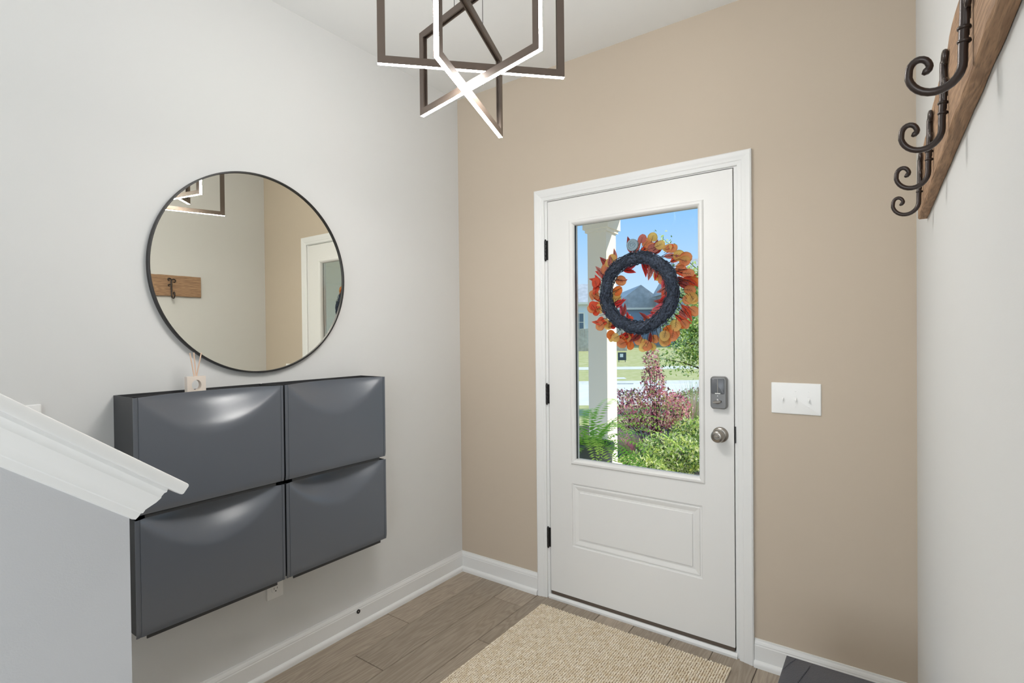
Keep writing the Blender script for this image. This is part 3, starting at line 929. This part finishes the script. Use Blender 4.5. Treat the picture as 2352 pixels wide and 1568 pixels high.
for k in range(92):                                   # sprays of leaves, clockwise sweep
    ang = 2 * PI * k / 92 + rl.uniform(-.06, .06)
    outward = (k % 5) not in (1, 3)
    deg = math.degrees(ang) % 360
    dirn = (ang - rl.uniform(.25, .85)) if outward else (ang + PI + rl.uniform(.3, .9))
    r0 = (RG + .022) if outward else (RG - .018)
    # bare stretch near the top and left-inner
    if 85 < deg < 128 and rl.random() < .75: continue
    if not outward and 130 < deg < 300 and rl.random() < .35: continue
    warm = ['yellow', 'tan', 'orange', 'tan', 'yellow', 'coral'] if (deg > 110 and deg < 330) or deg < 60 else ['tan', 'mauve', 'yellow']
    lanc = ['burgundy', 'red', 'mauve', 'coral', 'burgundy'] if outward else ['burgundy', 'pink', 'red', 'mauve']
    d0 = rl.uniform(.012, .035)
    n_l = 2
    for q in range(n_l):
        sp_ = (q - (n_l - 1) / 2) * .7 + rl.uniform(-.2, .2)
        if rl.random() < (.62 if outward else .35):
            off = rl.uniform(.012, .062) if outward else rl.uniform(-.012, 0)
            leaf('round', rl.choice(warm), ang + rl.uniform(-.07, .07), r0 + off, dirn + sp_, rl.uniform(.046, .058), rl.uniform(.05, .5), d0 + .009 * q, rl.uniform(-.5, .5))
        else:
            leaf('lance', rl.choice(lanc), ang + rl.uniform(-.06, .06), r0 + rl.uniform(-.004, .034 if outward else .0), dirn + sp_ * .8, rl.uniform(.070, .100) if outward else rl.uniform(.055, .085), rl.uniform(.0, .5), d0 + .009 * q, rl.uniform(-.6, .6))
    e = Vector((r0 * math.cos(ang), d0, r0 * math.sin(ang)))
    sm.tube([e, e + Vector((math.cos(dirn) * .03, .01, math.sin(dirn) * .03)), e + Vector((math.cos(dirn) * .06, .016, math.sin(dirn) * .06))], [.0016, .0013, .0008], 4)
tag(sm.build('stems', M['vein'], wrth), kind='stuff')

M['hookdisc'] = mat('grey_hook_disc', lin(128, 146, 160), 0.5)
hd = thing('wreath_hook', 'round grey ribbed suction hook above the wreath', 'hook', loc=(1.071, 0.0226, 1.806))
MB().lathe((0, 0.0, 0), (0, 1, 0), [(0, 0), (.005, 0), (.0055, .0025), (.0095, .0025), (.010, 0), (.0135, 0), (.014, .0025), (.0185, .0025), (.019, 0), (.027, 0.0), (.029, .002), (.029, .010), (.024, .014), (0, .016)], 36).build('disc', M['hookdisc'], hd, smooth=True, angle=30)
MB().tube([(0, .014, -.004), (0, .030, -.008), (0, .036, -.020), (0, .034, -.034), (0, .026, -.040)], .003, 8).build('hook', M['hookdisc'], hd, smooth=True)

# ------------------------------------------------------------------ outdoors
M['concrete'] = mat('pale_concrete', lin(226, 220, 208), 0.9, var=(3, lin(214, 208, 196)))
M['asphalt'] = mat('pale_street', lin(232, 226, 218), 0.9, var=(2, lin(222, 216, 208)))
M['lawn'] = mat('lawn_grass', lin(176, 174, 112), 0.95, spec=0.1, var=(3.0, lin(196, 188, 138)), bump=(30, 1.0))
M['mulch'] = mat('dark_mulch', lin(92, 80, 70), 0.95, bump=(30, .8))
M['post'] = mat('white_column_paint', lin(252, 240, 222), 0.6)
M['siding'] = mat('pale_mint_siding', lin(250, 250, 244), 0.6)
M['house_white'] = mat('white_siding', lin(226, 230, 236), 0.7)
M['house_blue'] = mat('blue_grey_siding', lin(150, 166, 188), 0.7)
M['house_grey'] = mat('grey_siding', lin(168, 172, 178), 0.7)
M['roof'] = mat('grey_shingle', lin(176, 174, 174), 0.9, var=(2, lin(196, 194, 194)))
M['win_dark'] = mat('house_window_glass', lin(96, 112, 128), 0.15)
M['fence'] = mat('weathered_fence', lin(190, 176, 162), 0.9, var=(4, lin(212, 200, 186)))
F2 = Vector((-0.582, 0.813, 0)); R2 = Vector((0.813, 0.582, 0))     # street runs along R2
def W(l, dpt, z): return Vector((CAM.x, CAM.y, 0)) + R2 * l + F2 * dpt + Vector((0, 0, z))
ROTZ = math.atan2(R2.y, R2.x)

pw = struct(MB().box(-2.5, 2.62, 0.14, 2.75, -0.30, -0.06).build('porch_floor', M['concrete']), 'concrete porch floor', None)
pr = struct(MB().box(-2.5, 3.4, 0.14, 2.75, 2.80, 2.95).box(-2.5, 3.4, 2.32, 2.54, 2.575, 2.80).build('porch_roof', M['post']), 'white porch roof and beam')
# house wall on the right of the porch, clad in lap siding
ps = struct(MB().box(2.64, 2.80, 0.14, 1.95, -0.35, 2.80).build('wall_porch', M['siding']), 'pale lap-sided wall beside the porch')
sd = None
for k in range(17):
    z = -0.10 + k * 0.170
    if sd is None:
        sd = recalc(MB().loft([[(2.64, .15, 0), (2.615, .15, 0), (2.628, .15, .176), (2.64, .15, .176)], [(2.64, 1.95, 0), (2.615, 1.95, 0), (2.628, 1.95, .176), (2.64, 1.95, .176)]], cap=True).build('siding_board', M['siding'], ps))
        o = sd
    else:
        o = part('siding_board', sd.data, ps)
    o.location = (0, 0, z)

pc = thing('porch_column', 'square white porch column seen through the door glass', 'column', loc=(-0.245, 2.41, -0.06))
MB().box(-.1, .1, -.11, .11, 0, 2.48).build('shaft', M['post'], pc)
MB().box(-.135, .135, -.145, .145, 2.47, 2.63).box(-.118, .118, -.128, .128, 2.44, 2.47).build('capital', M['post'], pc)
MB().box(-.135, .135, -.145, .145, 0, .16).build('base', M['post'], pc)

def slab(name, mat_, d0, d1, z0, z1, l0=-60, l1=60, label=None, thick=.05):
    vs = [W(l0, d0, z0), W(l1, d0, z0), W(l1, d1, z1), W(l0, d1, z1)]
    lo2 = [v - Vector((0, 0, thick)) for v in vs]
    o = MB().loft([lo2, vs], cap=True).build(name, mat_)
    recalc(o)
    return struct(o, label)
slab('planting_bed', M['mulch'], 3.2, 10.2, -0.34, -0.36, -12, 12, 'mulched bed beside the porch', .3)
slab('lawn_near', M['lawn'], 10.2, 13.5, -0.36, -0.40, label='strip of lawn before the street')
slab('street', M['asphalt'], 13.5, 19.2, -0.40, -0.40, label='pale concrete street')
slab('kerb', M['concrete'], 19.2, 19.5, -0.40, -0.30, label='concrete kerb across the street')
slab('lawn_verge', M['lawn'], 19.5, 25.6, -0.30, -0.28, label='grass verge across the street')
slab('sidewalk', M['concrete'], 25.6, 27.6, -0.27, -0.26, label='white sidewalk across the street')
slab('lawn_far', M['lawn'], 27.6, 46, -0.28, 0.20, label='front lawn of the far houses')
slab('lawn_back', M['lawn'], 46, 140, 0.20, 0.30, label='ground behind the far houses')
slab('driveway_apron', M['concrete'], 19.2, 20.8, -0.36, -0.27, 3.1, 4.4, 'white driveway apron across the street', .04)

# board fence across the street
fn = thing('board_fence', 'weathered wooden board fence beside the white house', 'fence')
fb = MB()
for k in range(46):
    l = 2.2 + k * .155
    p = W(l, 43.0, .1)
    a, c = R2 * .07, F2 * .02
    z1 = 1.83 + .02 * ((k * 7) % 3)
    vs = [p - a - c, p + a - c, p + a + c, p - a + c]
    fb.loft([vs, [v + Vector((0, 0, z1)) for v in vs]], cap=True)
tag(fb.build('boards', M['fence'], fn), kind='stuff')
for l in (2.2, 4.6, 6.95, 9.3):
    p = W(l, 43.06, .1); a, c = R2 * .06, F2 * .06
    vs = [p - a - c, p + a - c, p + a + c, p - a + c]
    MB().loft([vs, [v + Vector((0, 0, 1.9)) for v in vs]], cap=True).build('post', M['fence'], fn)

def house(name, label, l, dpt, z0, w, dep, h, roof_h, wall_m, gable_front, wins, over=.4):
    """local x along the street, y away from the viewer; wins: (x, z, w, h) on the front"""
    t = thing(name, label, 'house', 'houses across the street', loc=W(l, dpt, z0), rot=(0, 0, ROTZ))
    MB().box(-w / 2, w / 2, 0, dep, 0, h).build('walls', wall_m, t)
    rb = MB()
    if gable_front:
        A = [(-w / 2 - over, -over, h), (w / 2 + over, -over, h), (0, -over, h + roof_h)]
        B = [(x, dep + over, z) for x, y, z in A]
        rb.loft([A, B], cap=True)
    else:
        A = [(-w / 2 - over, -over, h), (-w / 2 - over, dep + over, h), (-w / 2 - over + w * .12, dep / 2, h + roof_h)]
        B = [(w / 2 + over, -over, h), (w / 2 + over, dep + over, h), (w / 2 + over - w * .12, dep / 2, h + roof_h)]
        rb.loft([A, B], cap=True)
    recalc(rb.build('roof', M['roof'], t))
    MB().box(-w / 2 - over, w / 2 + over, -over - .03, -over + .02, h - .18, h + .02).build('fascia', M['post'], t)
    if gable_front:
        MB().add([(-w / 2 + .0, -over * .0 - .02, h), (w / 2, -.02, h), (0, -.02, h + roof_h * .93), (-w / 2, .1, h), (w / 2, .1, h), (0, .1, h + roof_h * .93)], [(0, 1, 2), (3, 5, 4), (0, 2, 5, 3), (1, 4, 5, 2)]).build('gable', wall_m, t)
    for (x, z, ww, hh) in wins:
        f = MB().box(x - ww / 2 - .09, x + ww / 2 + .09, -.06, 0.02, z - .09, z + hh + .09).build('window', M['post'], t)
        for sx in (-1, 1):
            for sz in (0, 1):
                MB().box(x + (sx * ww / 4) - ww / 4 + .03, x + (sx * ww / 4) + ww / 4 - .03, -.08, -.05, z + sz * hh / 2 + .03, z + (sz + 1) * hh / 2 - .03).build('pane', M['win_dark'], f)
    return t
house('house', 'white house at the left edge of the door glass', 5.6, 50, .2, 7.0, 9, 4.3, 2.2, M['house_white'], False, [(.75, 1.6, .9, 1.7), (-1.8, 1.6, .9, 1.7)])
house('house', 'blue-grey house seen through the middle of the wreath', 14.6, 60, .25, 6.2, 10, 4.2, 2.6, M['house_blue'], True, [(-1.7, 2.0, 1.0, 1.4), (1.6, 2.0, 1.0, 1.4)])
house('house', 'tall grey house behind the tree at right', 20.2, 50, .2, 8.2, 9, 5.4, 3.6, M['house_grey'], False, [(-2.2, 1.1, 1.2, 1.5), (1.2, 1.1, 1.2, 1.5)])

ys = thing('yard_sign', 'small dark-framed sign on the far lawn beside the column', 'sign', loc=W(6.45, 31.0, -.2), rot=(0, 0, ROTZ))
M['sign_dark'] = mat('dark_sign', lin(70, 78, 88), 0.6)
MB().box(-.24, .24, -.02, .02, .12, .58).build('board', M['sign_dark'], ys)
MB().box(-.13, .06, -.03, -.021, .30, .50).build('panel', M['plate'], ys)
MB().box(-.20, -.17, -.01, .01, 0, .12).build('leg', M['sign_dark'], ys)
MB().box(.17, .20, -.01, .01, 0, .12).build('leg', M['sign_dark'], ys)

# ---- plants
def leaves_mesh(name, pos, size, cols, parent, up_bias=.4, aspect=.5, dirs=None):
    """one folded leaf (4 triangles' worth of quads) at every position; one of several materials each"""
    n_ = len(pos)
    if dirs is None:
        dirs = RNG.normal(0, 1, (n_, 3)); dirs[:, 2] += up_bias
    dirs = dirs / np.linalg.norm(dirs, axis=1, keepdims=True)
    rnd = RNG.normal(0, 1, (n_, 3))
    side = np.cross(dirs, rnd); side /= np.linalg.norm(side, axis=1, keepdims=True) + 1e-9
    nor = np.cross(side, dirs)
    s = size * RNG.uniform(.7, 1.3, (n_, 1))
    p0 = pos
    p1 = pos + dirs * s * .45 + side * s * aspect * .5 + nor * s * .08
    p2 = pos + dirs * s
    p3 = pos + dirs * s * .45 - side * s * aspect * .5 + nor * s * .08
    V = np.stack([p0, p1, p2, p3], 1).reshape(-1, 3)
    base = np.arange(n_)[:, None] * 4
    F = np.concatenate([base + np.array([[0, 1, 2]]), base + np.array([[0, 2, 3]])], 1).reshape(-1, 3)
    o = np_mesh(name, V, F, cols, parent)
    mi = np.repeat(RNG.integers(0, len(cols), n_), 2).astype(np.int32)
    o.data.polygons.foreach_set('material_index', mi)
    o['kind'] = 'stuff'
    return o
def blob(n_, c, r, shell=.5):
    d_ = RNG.normal(0, 1, (n_, 3)); d_ /= np.linalg.norm(d_, axis=1, keepdims=True)
    q_ = RNG.uniform(shell, 1, (n_, 1)) ** .6
    return np.array(c) + d_ * q_ * np.array(r)
lm = lambda n_, c, t=.4: mat(n_, lin(*c), .6, spec=.2, trans=t)
GY = [lm('leaf_lime', (228, 234, 134)), lm('leaf_yellowgreen', (190, 214, 112)), lm('leaf_midgreen', (104, 134, 74)), lm('leaf_pale', (246, 246, 190))]
GD = [lm('leaf_green', (96, 132, 66)), lm('leaf_darkgreen', (70, 98, 62))]
PK = [lm('leaf_pink', (250, 176, 190)), lm('leaf_rose', (230, 136, 150)), lm('leaf_burgundy2', (120, 76, 88)), lm('leaf_peach', (252, 216, 196)), lm('leaf_olive', (200, 200, 130))]
FG = [lm('fern_bright', (206, 244, 120)), lm('fern_green', (150, 208, 92))]
TW = mat('shrub_twig', lin(96, 78, 70), .9)
PKG = [lm('muhly_pink', (226, 150, 176)), lm('muhly_green', (136, 160, 110))]
STR = [lm('straw_blade', (240, 206, 196)), lm('green_blade', (190, 210, 130))]

def shrub(name, label, group, blobs, n_per, size, cols, base, twigs=14, asp=.5):
    t = thing(name, label, 'shrub', group, loc=base)
    b0 = np.array(base)
    P_ = np.concatenate([blob(int(n_per * (r_[0] * r_[2]) / .1), np.array(c) - b0, r_) for c, r_ in blobs])
    P_[:, 2] = np.maximum(P_[:, 2], .02)
    leaves_mesh('foliage', P_, size, cols, t, aspect=asp)
    tb = MB()
    rs = random.Random(len(P_))
    for k in range(twigs):
        c, r_ = blobs[k % len(blobs)]
        e_ = Vector(c) - Vector(base) + Vector((rs.uniform(-.6, .6) * r_[0], rs.uniform(-.6, .6) * r_[1], rs.uniform(-.2, .8) * r_[2]))
        s_ = Vector((rs.uniform(-.05, .05), rs.uniform(-.05, .05), -.02))
        m_ = s_.lerp(e_, .5) + Vector((rs.uniform(-.05, .05), rs.uniform(-.05, .05), .05))
        tb.tube([s_, m_, e_], [.008, .006, .002], 5)
    tag(tb.build('twigs', TW, t), kind='stuff')
    return t
def Wp(px, dpt, z): return W((px - 1176) / 1214.15 * dpt, dpt, z)
# lime ground-cover shrubs below the glass
for px0, dp, zt, rr_, lb in ((1462, 5.7, .08, .36, 'low lime green shrub at the foot of the porch column'), (1541, 6.2, .22, .42, 'low lime green shrub in the middle of the bed'), (1618, 6.9, .30, .46, 'low lime green shrub at the right edge of the glass')):
    c = Wp(px0, dp, zt - rr_ * .55)
    shrub('low_shrub', lb, 'lime ground-cover shrubs', [(c, (rr_, rr_, rr_ * .55)), (c + R2 * .12 + Vector((0, 0, -.05)), (rr_ * .8, rr_ * .8, rr_ * .5))], 1500, .048, GY, (c.x, c.y, -.33))
c = Wp(1600, 9.4, .08)
shrub('dark_shrub', 'dark green shrub under the feathery grass', None, [(c, (.6, .6, .34)), (c + R2 * .5, (.5, .5, .3))], 1500, .045, GD + [PK[4], PK[1]], (c.x, c.y, -.34))
# pink loropetalum: broad mass and a tall centre spray
c = Wp(1500, 7.6, .30)
shrub('pink_shrub', 'pink and burgundy shrub with a tall centre spray', None,
      [(c, (.48, .45, .34)), (c + R2 * -.42 + Vector((0, 0, .0)), (.38, .4, .30)), (c + R2 * .26, (.30, .4, .26)), (c + Vector((0, 0, .40)), (.17, .2, .28)), (c + Vector((0, 0, .70)) - R2 * .02, (.11, .14, .22))], 1150, .046, PK, (c.x, c.y, -.34), 30)
def blades(name, label, cat, base, n_, ht, spread, cols, width, curl=.3):
    t = thing(name, label, cat, None, loc=base)
    V, F, mi = [], [], []
    rs = random.Random(n_)
    for k in range(n_):
        a = rs.uniform(0, 2 * PI); s0 = rs.uniform(0, .06)
        h_ = ht * rs.uniform(.6, 1.05); out_ = spread * rs.uniform(.1, 1)
        d_ = Vector((math.cos(a), math.sin(a), 0)); sd_ = Vector((-d_.y, d_.x, 0)) * width
        b_ = len(V)
        for i in range(5):
            q = i / 4
            p = d_ * (s0 + out_ * q ** 1.6) + Vector((0, 0, h_ * (q - curl * q * q * q)))
            w_ = sd_ * (1 - q * .85)
            V += [p - w_, p + w_]
        for i in range(4):
            F.append((b_ + 2 * i, b_ + 2 * i + 1, b_ + 2 * i + 3, b_ + 2 * i + 2)); mi.append(rs.randrange(len(cols)))
    o = np_mesh('blades', np.array([tuple(v) for v in V]), np.array(F), cols, t)
    o.data.polygons.foreach_set('material_index', np.array(mi, dtype=np.int32))
    o['kind'] = 'stuff'
    return t
c = Wp(1590, 8.1, -.34); blades('feather_grass', 'tall feathery straw grass at the right of the bed', 'grass', c, 330, 1.08, .36, STR, .0045, .1)
c = Wp(1446, 7.0, -.34); blades('pink_grass', 'pink muhly grass beside the porch column', 'grass', c, 420, .66, .34, PKG, .004, .35)
c = Wp(1496, 6.55, -.34); blades('green_grass', 'dark green strappy grass clump in the bed', 'grass', c, 220, .52, .30, GD, .006, .5)

# fern in a tall planter just outside, left of the door
fc_ = Vector((0.33, 0.98, -0.06))
fe = thing('potted_fern', 'bright green fern in a tall planter on the porch', 'plant', loc=fc_)
M['pot'] = mat('grey_planter', lin(110, 112, 112), .6)
MB().lathe((0, 0, 0), (0, 0, 1), [(0, 0), (.13, 0), (.14, .02), (.17, .62), (.185, .64), (.185, .68), (.16, .68), (.155, .64), (0, .64)], 28).build('planter', M['pot'], fe, smooth=True, angle=40)
rs = random.Random(5)
for k in range(44):
    a = rs.uniform(0, 2 * PI); el = rs.uniform(.35, 1.35); ln = rs.uniform(.48, .80)
    pts = []
    p = Vector((.05 * math.cos(a), .05 * math.sin(a), .64)); dr = el
    for i in range(26):
        pts.append(p.copy())
        p = p + Vector((math.cos(a) * math.cos(dr), math.sin(a) * math.cos(dr), math.sin(dr))) * (ln / 25)
        dr -= (1.9 / 25) * rs.uniform(.7, 1.1)
    V, F = [], []
    for i in range(2, 26):
        t = i / 25
        tg = (pts[min(i + 1, 25)] - pts[i - 1]).normalized()
        sd_ = tg.cross(Vector((0, 0, 1)))
        if sd_.length < 1e-3: continue
        sd_.normalize(); nr = sd_.cross(tg)
        ll = .058 * math.sin(PI * min(1, .12 + t * .86)) ** .7
        for s in (-1, 1):
            b_ = len(V)
            q = pts[i]; e_ = q + sd_ * s * ll + tg * ll * .35 - nr * .008 + Vector((0, 0, rs.uniform(-.006, .006)))
            mid = q.lerp(e_, .5)
            V += [tuple(q), tuple(mid + tg * .0065), tuple(e_), tuple(mid - tg * .0065)]
            F.append((b_, b_ + 1, b_ + 2, b_ + 3))
    o = np_mesh('frond', np.array(V), np.array(F), FG[k % 2], fe)

# young tree at the right of the view
tb_ = Wp(1640, 12.0, -.38)
tr = thing('young_tree', 'young leafy tree beyond the bed at right', 'tree', loc=tb_)
trunk = MB().tube([(0, 0, 0), (.03, .02, .8), (.0, .0, 1.6), (-.05, .02, 2.4), (-.1, 0, 3.2)], [.07, .06, .05, .035, .015], 8)
rs = random.Random(9)
LP = []
for k in range(34):
    z = rs.uniform(.7, 3.1); a = rs.uniform(0, 2 * PI); ln = rs.uniform(.6, 1.35) * (1.25 - z / 4.2)
    if k % 2 == 0: a = ROTZ + PI + rs.uniform(-.7, .7)
    s_ = Vector((-.03 * z * .4, 0, z)); e_ = s_ + Vector((math.cos(a) * ln, math.sin(a) * ln, rs.uniform(.1, .5) * ln))
    trunk.tube([s_, s_.lerp(e_, .5) + Vector((0, 0, .06)), e_], [.02, .012, .004], 5)
    for q in range(260):
        t = rs.uniform(.25, 1.05)
        LP.append(tuple(s_.lerp(e_, t) + Vector((rs.gauss(0, .14), rs.gauss(0, .14), rs.gauss(0, .13)))))
# one long top spray
s_ = Vector((-.1, 0, 3.0)); e_ = Vector((0, 0, 0)) + (R2 * -1.15) + Vector((0, 0, 3.95))
trunk.tube([s_, s_.lerp(e_, .5), e_], [.012, .008, .003], 5)
for q in range(46):
    LP.append(tuple(s_.lerp(e_, rs.uniform(.7, 1.05)) + Vector((rs.gauss(0, .07), rs.gauss(0, .07), rs.gauss(0, .08)))))
trunk.build('trunk', TW, tr, smooth=True)
leaves_mesh('foliage', np.array(LP), .085, GY, tr, aspect=.45)
